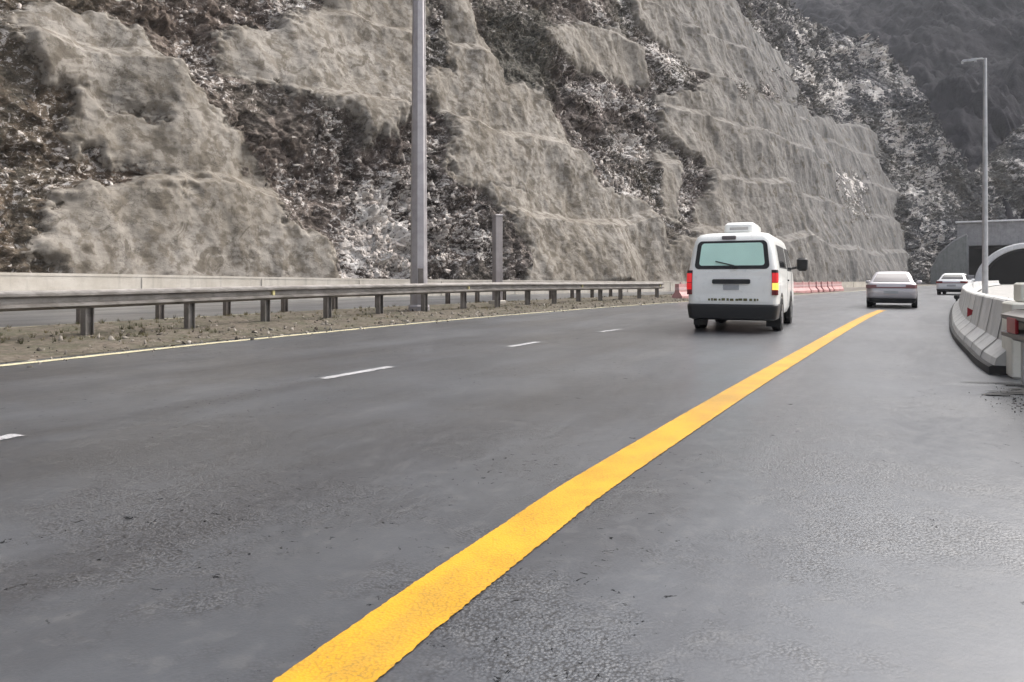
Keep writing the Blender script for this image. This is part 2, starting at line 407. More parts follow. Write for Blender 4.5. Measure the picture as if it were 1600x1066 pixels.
def sheet(name, pts, z, mat, label):
    m = MB(); m.add([(x, y, z) for x, y in pts], [tuple(range(len(pts)))])
    return tag(m.build(name, mat), label, 'ground', kind='structure')
def ribbon(name, left, right, z, mat, label, cat='road', nsub=1, zfn=None):
    left = np.asarray(left); right = np.asarray(right); n = len(left); V = []
    for k in range(nsub + 1):
        q = left + (right - left) * k / nsub
        V.append(np.concatenate([q, np.full((n, 1), z)], 1))
    V = np.concatenate(V)
    if zfn is not None: V[:, 2] = zfn(V, n)
    o = grid_mesh(name, V, n, nsub + 1, mat)
    return tag(o, label, cat, kind='structure')
g = NB('bare_ground')
gc = g.mix(g.ramp(g.noise(.5, 6, .65), .35, .65), (.10, .088, .075), (.19, .17, .15))
M['ground'] = g.done(gc, .9, g.bump(g.noise(9, 5, .7), .4, .03))
sheet('ground', [(-700, -500), (900, -500), (900, 900), (-700, 900)], -.03, M['ground'], 'bare grey earth under the whole valley')
q = np.linspace(0, WL.L, 260); qy = np.linspace(0, 1, 260)
lw, _, nw = WL.at(q)
# carriageway and the paved area right of it, one asphalt sheet out to beyond the barrier
right = np.stack([lw[:, 0] + 34, lw[:, 1] - 20], 1)
ribbon('road', WL.off(q, .32), right, 0.0, M['asphalt'], 'wet dark grey asphalt carriageway curving right to the tunnel')
# opposite carriageway
wq = np.linspace(0, WALL.L, 260); wl, _, wn = WALL.at(wq)
sec = []
for p in wl[:, :2]:
    i = np.argmin(((WL.p[:, :2] - p) ** 2).sum(1)); sec.append((WL.p[i, :2] + np.array([-WL.T[i, 1], WL.T[i, 0]]) * 6.6))
ribbon('opposite_road', wl[:, :2] + wn * .6, np.array(sec), -.012, M['asphalt'], 'far grey carriageway between the median and the pale wall')
# apron beyond the barrier
g = NB('pale_gravel')
gc = g.mix(g.ramp(g.noise(1.1, 6, .65), .35, .65), (.30, .295, .28), (.42, .41, .39))
M['apron'] = g.done(gc, .85, g.bump(g.noise(25, 4, .7), .3, .02))
bq = np.linspace(2.5, BF.L, 120)
b0 = BF.off(bq, -.5); b1 = b0 + np.array([14, -8.])
ribbon('paved_apron', b0, b1, .004, M['apron'], 'pale concrete apron behind the curved barrier', 'ground')
# painted lines, 4 mm up
def line(path, q0, q1, wdt, mat, name, label, off=0, n=160, rag=0):
    q = np.linspace(q0, q1, n)
    l = path.off(q, off + wdt / 2); r = path.off(q, off - wdt / 2)
    if rag:
        t, nn = path.at(q)[1:]
        l = l + nn * (fbm(q * 60, q * 0, 4, 3) * rag)[:, None]; r = r + nn * (fbm(q * 55, q * 0 + 9, 4, 5) * 1.5 * rag)[:, None]
    return ribbon(name, l, r, .005, mat, label, 'road marking')
line(YL, 0, YL.near(12.3, 23.4), .24, M['yellow'], 'yellow_line', 'broad solid yellow line running up the road', n=9000, rag=.0045)
line(WL, 0, WL.near(80, 128), .19, M['white'], 'edge_line', 'thin off-white edge line along the median verge', n=1600, rag=.02)
line(WL, 0, WL.near(50, 90), .15, M['white'], 'far_edge_line', 'pale edge line of the far carriageway behind the two guard rails', off=6.95, n=500)
LANE = Path([(-9.2, -9), (-5.1, 1.0), (-3.34, 4.68), (-1.72, 7.9), (.2, 11.3), (2.0, 14.3), (6.6, 21.2), (14.2, 32.0), (30, 55), (57, 94)])
dl = ['white lane dash at the left edge beside the camera', 'long white lane dash in the open road', 'white lane dash left of the van, second from it', 'faint white lane dash nearest the van on its left']
for (x, y, L), lb in zip([(-3.53, 4.32, 1.0), (-1.72, 7.9, 1.15), (.22, 11.3, .95), (2.0, 14.3, 1.0)], dl):
    s0 = LANE.near(x, y); o = line(LANE, s0 - L / 2, s0 + L / 2, .13, M['dash'], 'lane_dash', lb, n=40, rag=.02)

# median verge: low uneven bank of dirt with grass
def verge_z(V, n):
    k = np.repeat(np.arange(len(V) // n) / (len(V) // n - 1), n)
    h = .10 * np.sin(np.pi * np.clip(k, 0, 1)) ** .6
    return .004 + h * (1 + .5 * fbm(V[:, 0] * 1.2, V[:, 1] * 1.2, 3, 2)) + .035 * np.sin(np.pi * k) * fbm(V[:, 0] * 6, V[:, 1] * 6, 3, 8)
g = NB('verge_soil')
f = g.noise(1.9, 6, .72); f2 = g.noise(11, 6, .7)
gc = g.mix(g.ramp(f, .4, .62), (.120, .098, .074), (.070, .066, .038))
gc = g.mix(g.ramp(f2, .5, .7, 0, .6), gc, (.21, .185, .155))
gc = g.mix(g.ramp(f2, .50, .36, 0, .85), gc, (.035, .030, .022))
gc = g.mix(g.ramp(g.noise(3.2, 6, .7), .50, .64, 0, .7), gc, (.055, .044, .032))
M['verge'] = g.done(gc, .95, g.bump(f2, .6, .04))
vq = np.linspace(10, WL.near(22, 50), 700)
verge = ribbon('median_verge', WL.off(vq, 6.7), WL.off(vq, .30), 0, M['verge'], 'low strip of brown soil and thin grass between the carriageways', 'ground', 26, verge_z)

# ================================================================== CLIFF
PATCH = {
    'A': [(78.7, 14.0), (80.0, 14.7), (81.8, 14.8), (83.1, 14.2), (83.9, 13.3), (84.7, 12.4), (85.6, 11.4), (86.8, 10.1), (87.6, 9.1), (88.0, 8.1), (88.8, 7.1), (89.2, 6.2), (88.0, 6.4), (85.6, 6.8), (83.9, 7.0), (82.6, 7.2), (81.8, 8.0), (79.6, 8.2), (80.0, 9.1), (80.5, 11.2), (78.7, 11.1), (78.2, 12.6)],
    'B': [(76.8, 2.6), (77.3, 3.6), (78.2, 4.8), (80.5, 5.6), (82.6, 6.1), (85.6, 6.5), (88.0, 6.5), (89.2, 5.8), (89.6, 4.7), (90.8, 4.0), (91.6, 2.6), (92.0, 1.1), (78.7, 1.0), (77.7, 1.8), (76.8, 2.3)],
    'C': [(87.6, 14.4), (88.0, 16.0), (89.2, 17.0), (91.6, 17.7), (95.1, 19.8), (96.7, 23.0), (103.5, 25.3), (101.3, 16.3), (100.3, 14.5), (98.9, 12.8), (97.8, 11.1), (96.3, 10.5), (95.5, 11.7), (93.6, 12.5), (91.6, 12.8), (91.2, 13.8), (89.2, 13.8), (87.6, 14.0)],
    'D': [(101.7, 15.8), (103.8, 17.2), (106.8, 17.0), (110.7, 17.2), (114.9, 17.7), (115.9, 16.0), (116.4, 14.4), (117.9, 12.2), (118.4, 9.6), (118.4, 9.0), (112.5, 8.4), (107.6, 8.3), (104.2, 8.1), (102.0, 8.6), (102.0, 9.8), (102.7, 10.8), (102.7, 12.9), (102.4, 14.9)],
    'J': [(106.1, 26.0), (108.1, 26.6), (108.1, 21.7), (109.8, 20.8), (111.1, 17.1), (106.8, 16.7), (105.3, 17.0), (104.9, 20.3)],
    'E': [(106.1, 8.0), (118.4, 9.0), (123.7, 8.5), (125.4, 7.5), (125.9, 5.0), (124.8, 0.8), (106.8, 0.8), (108.1, 2.8), (107.2, 5.7), (106.1, 7.1)],
    'F': [(137.3, 36.9), (168.2, 47.2), (171.4, 43.8), (177.5, 42.1), (192.5, 40.8), (201.2, 39.6), (181.4, 28.4), (150.6, 23.5), (143.3, 23.4), (148.0, 26.1), (146.0, 29.0), (143.3, 30.1), (137.3, 31.0)],
    'G': [(135.4, 21.1), (146.0, 23.1), (181.4, 28.4), (196.6, 29.9), (234.9, 35.5), (236.8, 32.8), (233.0, 25.5), (236.3, 20.0), (231.6, 15.4), (229.2, 8.4), (219.6, 0.5), (122.6, 0.8), (125.4, 3.7), (134.7, 6.7), (134.7, 8.1), (138.6, 10.5), (139.9, 15.0), (136.0, 16.0), (134.1, 17.1)],
    'H': [(118.4, 24.3), (123.7, 26.5), (131.1, 28.4), (134.7, 26.3), (134.1, 22.7), (128.2, 22.4), (121.0, 22.1)],
    'I': [(132.3, 14.8), (135.4, 14.4), (130.5, 7.4), (128.2, 8.2)],
    'c1': [(94.0, 6.6), (97.4, 9.2), (98.5, 5.7), (97.4, 0.9), (92.4, 0.9), (92.4, 3.3)],
    'c2': [(118.4, 20.6), (127.6, 21.6), (139.3, 21.4), (136.0, 18.2), (125.9, 18.2), (118.4, 18.4)],
    'c3': [(123.7, 15.4), (129.3, 16.7), (131.7, 14.9), (129.9, 12.7), (125.4, 12.5), (123.2, 13.4)],
    'c4': [(118.9, 11.7), (124.3, 11.4), (128.8, 8.3), (128.8, 6.7), (124.3, 7.4), (119.5, 9.3)],
    'c5': [(221.7, 60.7), (242.0, 62.0), (254.8, 61.9), (255.8, 45.8), (231.6, 37.2), (191.3, 32.2)],
    'c6': [(76.8, 10.0), (80.0, 11.2), (80.0, 7.8), (78.2, 6.2), (75.9, 6.4)],
    'c7': [(86.8, 13.3), (91.6, 13.9), (90.8, 11.7), (87.2, 11.8)],
    'c8': [(101.3, 12.7), (103.1, 12.4), (101.7, 8.7), (100.3, 9.1)],
    'c9': [(90.8, 18.9), (92.8, 19.7), (92.0, 17.9), (90.8, 17.5)],
    'c10': [(90.0, 11.6), (97.4, 10.1), (94.7, 5.4), (89.6, 5.0)],
    'd1': [(77.3, 14.3), (78.7, 14.9), (76.3, 1.2), (75.4, 1.2)],
    'e1': [(245.7, 46.2), (257.8, 46.1), (260.4, 30.9), (243.4, 3.2), (226.8, 3.1), (236.3, 20.0), (239.1, 35.4)],
    'e2': [(259.9, 29.3), (282.7, 45.5), (270.8, 15.3), (253.8, 15.1)],
    'd2': [(193.7, 20.7), (225.8, 23.8), (217.4, 12.4), (183.1, 9.5), (181.9, 13.4)],
    'd3': [(153.8, 28.6), (199.5, 38.6), (181.4, 28.4), (150.6, 23.5)],
    'd4': [(109.8, 25.1), (121.0, 28.5), (118.4, 20.3), (115.4, 15.4), (111.6, 17.6), (109.8, 21.4)],
}
def sdist(poly, x, y):
    p = np.array(poly); d = np.full(x.shape, 1e9); ins = np.zeros(x.shape, bool)
    for a, b in zip(p, np.roll(p, -1, 0)):
        e = b - a; t = np.clip(((x - a[0]) * e[0] + (y - a[1]) * e[1]) / max((e ** 2).sum(), 1e-9), 0, 1)
        d = np.minimum(d, (x - a[0] - t * e[0]) ** 2 + (y - a[1] - t * e[1]) ** 2)
        c = ((a[1] <= y) != (b[1] <= y))
        with np.errstate(divide='ignore', invalid='ignore'):
            ins ^= c & (x < (b[0] - a[0]) * (y - a[1]) / (b[1] - a[1] if b[1] != a[1] else 1e-9) + a[0])
    return np.where(ins, 1, -1) * np.sqrt(d)
def zone(names, s, h, soft, grow=0.0):
    out = np.zeros(s.shape)
    for k in names:
        p = np.array(PATCH[k]); m = soft * 1.5 + grow
        i = (s > p[:, 0].min() - m) & (s < p[:, 0].max() + m) & (h > p[:, 1].min() - m) & (h < p[:, 1].max() + m)
        if i.any(): out[i] = np.maximum(out[i], smooth(-soft, soft, sdist(PATCH[k], s[i], h[i]) + grow))
    return out
KS = .40
CREST_S = [0, 60, 230, 250, 256.3, 259.3, 264, 270, 279, 290, 320, 400]; CREST_H = [48, 55, 62, 60, 47.5, 33, 27, 31, 40, 48, 60, 60]
def cliff():
    px = np.linspace(-60, 1640, 1900)                       # sample density follows how near each stretch of cliff is
    S0 = np.concatenate([np.linspace(0, 62, 120)[:-1], np.linspace(62, 128, 760)[:-1], np.linspace(128, 215, 560)[:-1], np.linspace(215, 290, 420)[:-1], np.linspace(290, CLB.L, 60)])
    tt = np.concatenate([np.linspace(0, .30, 330)[:-1], np.linspace(.30, .62, 250)[:-1], np.linspace(.62, 1, 150)])
    nu, nv = len(S0), len(tt)
    p, t, n = CLB.at(S0)
    for _ in range(60):                                      # smooth the normals so that columns do not cross
        n[1:-1] = (n[:-2] + n[1:-1] * 2 + n[2:]) / 4
    n /= np.linalg.norm(n, axis=1)[:, None]
    crest = np.interp(S0, CREST_S, CREST_H)
    s = np.broadcast_to(S0, (nv, nu)).ravel().copy(); h = (tt[:, None] * crest[None]).ravel()
    B = np.broadcast_to(p[None, :, :2], (nv, nu, 2)).reshape(-1, 2); Nn = np.broadcast_to(n[None], (nv, nu, 2)).reshape(-1, 2)
    sw = s + .9 * fbm(s * .35, h * .35, 4, 21) + .55 * fbm(s * 1.5, h * 1.5, 4, 23); hw = h + .7 * fbm(s * .4, h * .4, 4, 33) + .5 * fbm(s * 1.5, h * 1.5, 4, 35)
    shot = zone('ABCDJEFGHI', sw, hw, .75, .55)
    mixed = fbm(s * .55, h * .55, 4, 71)
    lowA = zone(['c10'], s, h, 1.0)
    shot_raw = shot.copy()
    hole = smooth(.02, .36, mixed) * np.exp(-((s - 84) / 5.5) ** 2 - ((h - 8.2) / 2.2) ** 2)   # broken lower part of the first sheet
    shot = np.clip(shot - hole, 0, 1)
    # relief
    per = 6.9; ph = (h + 1.6 * fbm(s * .07, h * .02, 4, 5)) / per; fr = ph - np.floor(ph)
    saw = np.where(fr < .86, fr / .86, 1 - (fr - .86) / .14) - .5
    fold = fbm(s * .22 + h * .05, h * .10, 4, 41) * 1.0 + .55 * (1 - .75 * smooth(80, 150, np.hypot(B[:, 0], B[:, 1]))) * (.5 - np.abs(fbm(s * .30 - h * .22, h * .12 + s * .08, 3, 47))) + .13 * fbm(s * 1.4, h * 1.4, 5, 51, .6)
    fold = fold + .09 * fbm(s * .9, h * .35, 3, 57)
    big = fbm(s * .09, h * .09, 3, 61) * 1.2
    rough = .9 * fbm(s * .5, h * .5, 5, 63, .55) + .75 * cells(s * .62 + .3 * h, h * .75, 3) + .42 * cells(s * 1.5 - .4 * h, h * 1.7, 13) + .20 * cells(s * 3.6, h * 3.9 + s, 23) + .10 * fbm(s * 5, h * 5, 3, 67)
    rough = rough * (.40 + .85 * smooth(-.35, .4, fbm(s * .2 + h * .12, h * .22, 3, 101)))
    D = np.hypot(B[:, 0], B[:, 1]); farf = smooth(80, 150, D)
    disp = big + shot * (.58 + fold * (.85 - .40 * farf) + saw * (.80 - .30 * farf)) + (1 - shot) * (-.25 + rough * (1 + .5 * farf) + saw * .35)
    disp *= smooth(-.2, 1.2, h) * .9 + .1
    nz = KS / math.hypot(1, KS); nh = 1 / math.hypot(1, KS)
    X = B[:, 0] + Nn[:, 0] * (KS * h - disp * nh); Y = B[:, 1] + Nn[:, 1] * (KS * h - disp * nh); Z = h - .35 + disp * nz
    V = np.stack([X, Y, Z], 1)
    chip = .48 + .75 * fbm(s * .30, h * .30, 4, 81)
    for k, a in (('c1', 1.25), ('c2', .95), ('c3', 1.3), ('c4', 1.0), ('c5', .95), ('c6', .55), ('c7', .6), ('c8', .5), ('c9', 1.3), ('c10', .25), ('e1', .8), ('e2', .2)):
        chip = np.maximum(chip, a * zone([k], sw, hw, 6.0 if k in ('c5', 'e1', 'e2') else 1.4) * (1 if k not in ('c5', 'e1', 'e2') else .35 + .9 * smooth(-.25, .35, fbm(s * .16, h * .2, 4, 121))))
    scrub = np.clip(.25 + .9 * fbm(s * .14, h * .16, 3, 91), 0, 1)
    scrub = np.maximum(scrub, np.maximum(zone(['d1'], sw, hw, 1.5), zone(['d4'], sw, hw, 1.5)))
    chip = chip * (1 - .6 * zone(['d4'], sw, hw, 1.5))
    for k in ('d2', 'd3'): shot = shot * (1 - .75 * zone([k], sw, hw, 1.0) * smooth(-.25, .2, fbm(s * .5, h * .16, 3, 95)))
    warm = np.interp(s, [60, 76, 84, 100, 125, 170, 230, 300], [1, .95, .72, .55, .42, .22, .05, .0])
    o = grid_mesh('cliff', V, nu, nv, M['cliff'], dict(shot=shot, chip=chip, scrub=scrub, warm=warm, far=farf))
    tag(o, 'steep rock cutting patched with smooth sprayed concrete sheets', 'cliff', kind='structure')
    return V, s, h, shot, chip, scrub, warm, D, Nn
V, cs, ch, cshot, cchip, cscrub, cwarm, cD, cN = cliff()

rng = np.random.default_rng(11)
def rot(n):
    q = rng.normal(size=(n, 4)); q /= np.linalg.norm(q, axis=1)[:, None]; a, b, c, d = q.T
    return np.stack([np.stack([1 - 2 * (c * c + d * d), 2 * (b * c - a * d), 2 * (b * d + a * c)], -1),
                     np.stack([2 * (b * c + a * d), 1 - 2 * (b * b + d * d), 2 * (c * d - a * b)], -1),
                     np.stack([2 * (b * d - a * c), 2 * (c * d + a * b), 1 - 2 * (b * b + c * c)], -1)], -2)
def ico():
    bm = bmesh.new(); bmesh.ops.create_icosphere(bm, subdivisions=1, radius=1)
    v = np.array([q.co[:] for q in bm.verts]); f = np.array([[q.index for q in p.verts] for p in bm.faces]); bm.free(); return v, f
iv, if_ = ico()
rocks = [iv * np.array([1.25, .8, .42]) * (1 + rng.uniform(-.5, .45, (len(iv), 1))) for _ in range(8)]
vis = (cs > 66) & (cs < 285) & (ch < cD * .42 + 6)
area = np.clip(cD / 40, .5, 4) ** 1.0
# loose stones lying in the broken rock
clus = np.clip(fbm(cs * .9, ch * .9, 4, 55) * 2.2, 0, 1) ** 1.5
pw = np.where(vis, (1 - cshot) ** 2 * np.clip(cchip - .12, 0, 1) ** 1.2 * (clus + .03) * smooth(150, 90, cD), 0)
ix = rng.choice(len(V), 8000, p=pw / pw.sum())
sz = (.035 + .19 * rng.random(len(ix)) ** 5) * np.clip(cD[ix] / 38, .8, 2.2)
rub = scatter_mesh('rubble', rocks, if_, None, rot(len(ix)) * sz[:, None, None], V[ix] + np.array([0, 0, .02]), M['stone'], np.clip(rng.normal(.42 + .35 * cchip[ix], .25), 0, 1))
tag(rub, 'pale broken stones strewn down the dark rock gullies', 'rubble', kind='stuff')
# dry scrub: sprays of thin leaves
def spray(seed, n=16):
    r = np.random.default_rng(seed); vs = []
    for k in range(n):
        d = r.normal(size=3); d[2] = abs(d[2]) * .8 + .1; d /= np.linalg.norm(d); c = d * r.uniform(.2, .8)
        u = r.normal(size=3); u /= np.linalg.norm(u); a = .20 * r.uniform(.6, 1.3)
        v2 = np.cross(u, d); vs += [c - u * a * .25, c + v2 * a * .4, c + d * a * 1.6 + u * a * .1]
    return np.array(vs)
sprays = [spray(i) for i in range(8)]; sf = np.arange(48).reshape(16, 3)
pw = np.where(vis, (1 - cshot) ** 2 * (.12 + cscrub), 0)
pw *= .15 + np.clip(fbm(cs * .3, ch * .3, 3, 111) * 2.5, 0, 1)
ix = rng.choice(len(V), 4200, p=pw / pw.sum())
sz = (.22 + .42 * rng.random(len(ix)) ** 1.5) * np.clip(cD[ix] / 45, .8, 2.2)
Mz = rot(len(ix)); a = rng.uniform(0, 6.28, len(ix)); Mz[:] = 0; Mz[:, 0, 0] = np.cos(a); Mz[:, 0, 1] = -np.sin(a); Mz[:, 1, 0] = np.sin(a); Mz[:, 1, 1] = np.cos(a); Mz[:, 2, 2] = 1
scr = scatter_mesh('scrub', sprays, sf, None, Mz * sz[:, None, None], V[ix], M['twig'], np.clip(rng.normal(.35 + .3 * cwarm[ix], .28), 0, 1))
tag(scr, 'dry dark bushes clinging to the bare rock between concrete sheets', 'scrub', kind='stuff')

# far valley side, dark and wooded
def far_mountain():
    az = np.radians(np.linspace(-70, 88, 900)); t = np.linspace(0, 1, 260)
    A, T = np.meshgrid(az, t)
    D0 = 215 + 40 * fbm(A * 3, A * 0, 3, 5); rad = D0 + T * 260
    crest = np.interp(np.degrees(az), [-70, -20, 20, 30, 36, 45, 60, 88], [120, 130, 190, 190, 160, 110, 80, 60])
    z = T ** .85 * crest[None] + (14 * fbm(A * 9, T * 5, 5, 3) + 6 * fbm(A * 40, T * 26, 5, 9, .65) + 3.0 * fbm(A * 150, T * 90, 4, 19, .65)) * smooth(0, .06, T)
    rad = rad + 16 * fbm(A * 14 + T * 3, T * 6, 4, 13)
    Vf = np.stack([rad * np.sin(A), rad * np.cos(A), z - 2], -1).reshape(-1, 3)
    b = NB('far_wooded_slope')
    n2 = b.noise(.05, 6, .62); n3 = b.noise(.35, 6, .7, b.mapping((1, 1, .6)))
    c = b.mix(b.ramp(n3, .38, .62), (.012, .013, .018), (.028, .027, .033))
    c = b.mix(b.ramp(n2, .45, .65, 0, .6), c, (.042, .039, .046))
    o = grid_mesh('mountain', Vf, 900, 260, b.done(c, .95, b.bump(n3, .8, 1.2), spec=.1), flip=True)
    tag(o, 'dark hazy mountainside closing the valley behind the tunnels', 'mountain', kind='structure')
far_mountain()

# ================================================================== LOW WALL AT THE FOOT OF THE CLIFF
def sweep(path, q, prof, zoff=None, name='x', mat=None, parent=None, sm=30, hscale=None):
    """prof: (offset to the left, height) closed outline"""
    p, t, n = path.at(q); loops = []
    for i in range(len(q)):
        hs = hscale[i] if hscale is not None else 1
        loops.append([(p[i, 0] + n[i, 0] * a, p[i, 1] + n[i, 1] * a, (zoff[i] if zoff is not None else 0) + b * hs) for a, b in prof])
    m = MB(); m.loft(loops); return m.build(name, mat, parent, sm)
wq = np.arange(0, WALL.near(52, 99), 1.0)
wp = WALL.at(wq)[0]
wh = np.interp(wp[:, 1], [-40, 13, 27, 30.6, 42.8, 52.4, 66.7, 99], [1.45, 1.33, 1.28, 1.24, 1.02, .90, .74, .66])
W0 = empty('retaining_wall', (-17.4, 30.6, 0), label='long low pale concrete wall at the foot of the cliff', cat='wall')
def local(o, root):
    # meshes built in world coordinates are shifted so that they sit right under their thing
    o.data.transform(Matrix.Rotation(-root.rotation_euler.z, 4, 'Z') @ Matrix.Translation(-root.location)); o.parent = root
    return o
o = sweep(WALL, wq, [(0, -.1), (0, .98), (.03, 1.0), (.27, 1.0), (.30, .98), (.30, -.1)], hscale=wh, name='wall_body', mat=M['wall']); local(o, W0)
o = sweep(WALL, wq, [(-.02, .93), (-.02, 1.02), (.32, 1.02), (.32, .93)], hscale=wh, name='coping', mat=M['wall']); local(o, W0)
for s in np.arange(20, wq[-1], 6.0):
    p, t, n = WALL.at(s); hh = np.interp(s, wq, wh)
    pil = MB(); pil.box((p[0] - n[0] * .02, p[1] - n[1] * .02, hh * .46), (.06, .05, hh * .9), math.atan2(t[1], t[0]))
    local(pil.build('joint_strip', M['wall']), W0)

# ================================================================== GUARD RAILS
WB = [(0, 0), (.020, .020), (.105, .050), (.105, .085), (.005, .120), (.005, .190), (.105, .225), (.105, .260), (.020, .29), (0, .31),
      (-.012, .31), (.008, .282), (.093, .252), (.093, .233), (-.007, .195), (-.007, .115), (.093, .077), (.093, .058), (.008, .028), (-.012, .0)]
def guard_rail(offs, q0, q1, step, label, zt, face, mat, first=0, refl=True):
    """face=-1: the corrugation faces the camera's carriageway (to the right)"""
    p0 = WL.off(q0, offs); r = empty('guard_rail', (p0[0], p0[1], 0), label=label, cat='guard rail', group='guard rails along the median')
    q = np.arange(q0, q1, .5); P = WL.at(q)[0]
    top = np.interp(P[:, 1], [0, 11, 15, 23, 33, 60], zt)
    prof = [(offs + face * (a + .10), b) for a, b in WB]
    z0 = top - .31
    local(sweep(WL, q, prof, z0, 'beam', mat, None, 35), r)
    lip = [(offs + face * .155, .296), (offs + face * .155, .318), (offs + face * .08, .318), (offs + face * .08, .296)]
    qs = np.arange(q0 + first, q1, step)
    for s in qs:
        p, t, n = WL.at(s); c = p[:2] + n * offs; a = math.atan2(t[1], t[0]); tz = np.interp(p[1], [0, 11, 15, 23, 33, 60], zt)
        m = MB(); L = tz - .02
        HP = [(.076, -.07), (.076, .07), (.062, .07), (.062, .006), (-.062, .006), (-.062, .07), (-.076, .07), (-.076, -.07), (-.062, -.07), (-.062, -.006), (.062, -.006), (.062, -.07)]
        m.loft([[(c[0] + t[0] * x + n[0] * y, c[1] + t[1] * x + n[1] * y, z) for x, y in HP] for z in (-.2, L)])
        po = local(m.build('post', mat), r)
        m = MB(); d = c + n * face * .05; m.box((d[0], d[1], tz - .155), (.13, .10, .28), a)
        bo = local(m.build('spacer_block', mat), r); bo.parent = po
    if refl:
        for k, s in enumerate(qs[2::4]):
            p, t, n = WL.at(s + .1); c = p[:2] + n * (offs + face * .135); tz = np.interp(p[1], [0, 11, 15, 23, 33, 60], zt)
            m = MB(); m.box((c[0], c[1], tz - .155), (.06, .05, .11), math.atan2(t[1], t[0]), .01)
            local(m.build('reflector', M['yrefl']), r)
    return r
qa = WL.near(-9.5, 1.5); qb = WL.near(9.5, 34.5)
qn = WL.near(-6.18, 8.49)
ZT = [.87, .865, .90, .93, .87, .87]
# first visible post stands 12.0 m out; posts 1.95 m apart
pp = WL.off(np.linspace(0, WL.L, 4000), 2.35); s1 = np.linspace(0, WL.L, 4000)[np.argmin((pp[:, 0] + 7.31) ** 2 + (pp[:, 1] - 12.03) ** 2)]
guard_rail(2.35, s1 - 4 * 1.95, qb, 1.95, 'near grey steel guard rail with corrugated beam beside the edge line', ZT, -1, M['galv'])
pp = WL.off(np.linspace(0, WL.L, 4000), 6.35); s2 = np.linspace(0, WL.L, 4000)[np.argmin((pp[:, 0] + 9.4) ** 2 + (pp[:, 1] - 18) ** 2)]
guard_rail(6.35, s2 - 6 * 1.95, qb + 3, 1.95, 'second darker guard rail behind the first, across the grassy median', [.80, .80, .80, .80, .80, .8], 1, M['galvd'], refl=False)

# grass tufts on the verge
def tuft(seed, n=12):
    r = np.random.default_rng(seed); vs = []
    for k in range(n):
        a = r.uniform(0, 6.28); b = np.array([math.cos(a), math.sin(a), 0]) * r.uniform(0, .35); t = b * 1.8 + np.array([r.normal() * .3, r.normal() * .3, r.uniform(.5, 1)])
        w_ = np.array([-math.sin(a), math.cos(a), 0]) * .05; vs += [b - w_, b + w_, t]
    return np.array(vs)
tufts = [tuft(i) for i in range(6)]
n = 5200
sv = rng.uniform(12, WL.near(14, 41), n); ov = rng.uniform(.45, 6.5, n)
dens = fbm(sv * .35, ov * .5, 3, 15)
keep = (dens > rng.normal(.22, .22, n)); sv, ov = sv[keep], ov[keep]
pt = WL.off(sv, ov); nn = len(sv)
kz = np.clip((ov - .3) / 6.4, 0, 1)
Mz = np.zeros((nn, 3, 3)); a = rng.uniform(0, 6.28, nn); c, s_ = np.cos(a), np.sin(a); Mz[:, 0, 0] = c; Mz[:, 0, 1] = -s_; Mz[:, 1, 0] = s_; Mz[:, 1, 1] = c; Mz[:, 2, 2] = 1
Mz *= (rng.uniform(.025, .09, nn) * (1 + .6 * (ov > 1.2)))[:, None, None]
gr = scatter_mesh('grass', tufts, np.arange(36).reshape(12, 3), None, Mz, np.column_stack([pt, .09 * np.sin(np.pi * kz) ** .6]), M['grass'], np.clip(rng.normal(.5, .3, nn), 0, 1))
tag(gr, 'thin yellowed grass growing in the median soil', 'grass', kind='stuff')

ng = 5200
sv = rng.uniform(12, WL.near(16, 43), ng); ov = np.abs(rng.normal(0, 1, ng)) ** 1.3 * 1.6 + .12; ov = np.where(ov > 6.4, rng.uniform(.15, 6.4, ng), ov); ov = np.where(rng.random(ng) < .05, -rng.random(ng) ** 2 * .5, ov)
kz = np.clip((ov - .3) / 6.4, 0, 1); pg = np.column_stack([WL.off(sv, ov), .004 + .10 * np.sin(np.pi * kz) ** .6])
gs = .010 + .055 * rng.random(ng) ** 5
tag(scatter_mesh('gravel', rocks, if_, None, rot(ng) * gs[:, None, None], pg, mat_tone('verge_gravel', (.05, .042, .034), (.34, .31, .27)), rng.random(ng)), 'loose gravel scattered along the verge and the edge line', 'gravel', kind='stuff')
# ================================================================== POLES
def eight(r, z): return [(r * math.cos(R(22.5 + 45 * k)), r * math.sin(R(22.5 + 45 * k)), z) for k in range(8)]
t0 = empty('lamp_mast', (-2.83, 21.4, 0), R(20), label='tall thick grey mast rising from the median out of the top of the picture', cat='mast')
m = MB(); m.loft([eight(.27, .25), eight(.15, 15), eight(.11, 22)]); m.build('pole', M['pole'], t0)
m = MB(); m.loft([eight(.33, 0), eight(.33, .22), eight(.30, .27)]); m.build('base_collar', M['pole'], t0)
m = MB(); m.box((0, -.235, 1.1), (.16, .05, .55), 0, .01); m.build('access_door', M['galvd'], t0)
m = MB(); m.tube([(.19, -.13, .3), (.15, -.105, 8), (.115, -.08, 15), (.09, -.06, 21.8)], .022, 6); m.build('cable_conduit', M['galvd'], t0)
m = MB()
for k in range(6):
    m = MB(); a = k * math.pi / 3; m.box((.5 * math.cos(a), .5 * math.sin(a), 22), (.9, .35, .14), a, .03); m.build('floodlight', M['pole'], t0)
t1 = empty('concrete_post', (-.55, 26.5, 0), R(30), label='short square grey post standing behind the rail, right of the mast', cat='post')
m = MB(); m.box((0, 0, 1.72), (.30, .30, 3.4), 0, .02); m.build('shaft', mat_concrete('post_concrete', (.26, .235, .235), (.32, .295, .295), .4), t1)
m = MB(); m.box((0, 0, 3.44), (.34, .34, .06), 0, .01); m.build('cap', M['pole'], t1)
m = MB(); m.box((0, 0, .12), (.5, .5, .26), 0, .03); m.build('footing', M['wall'], t1)

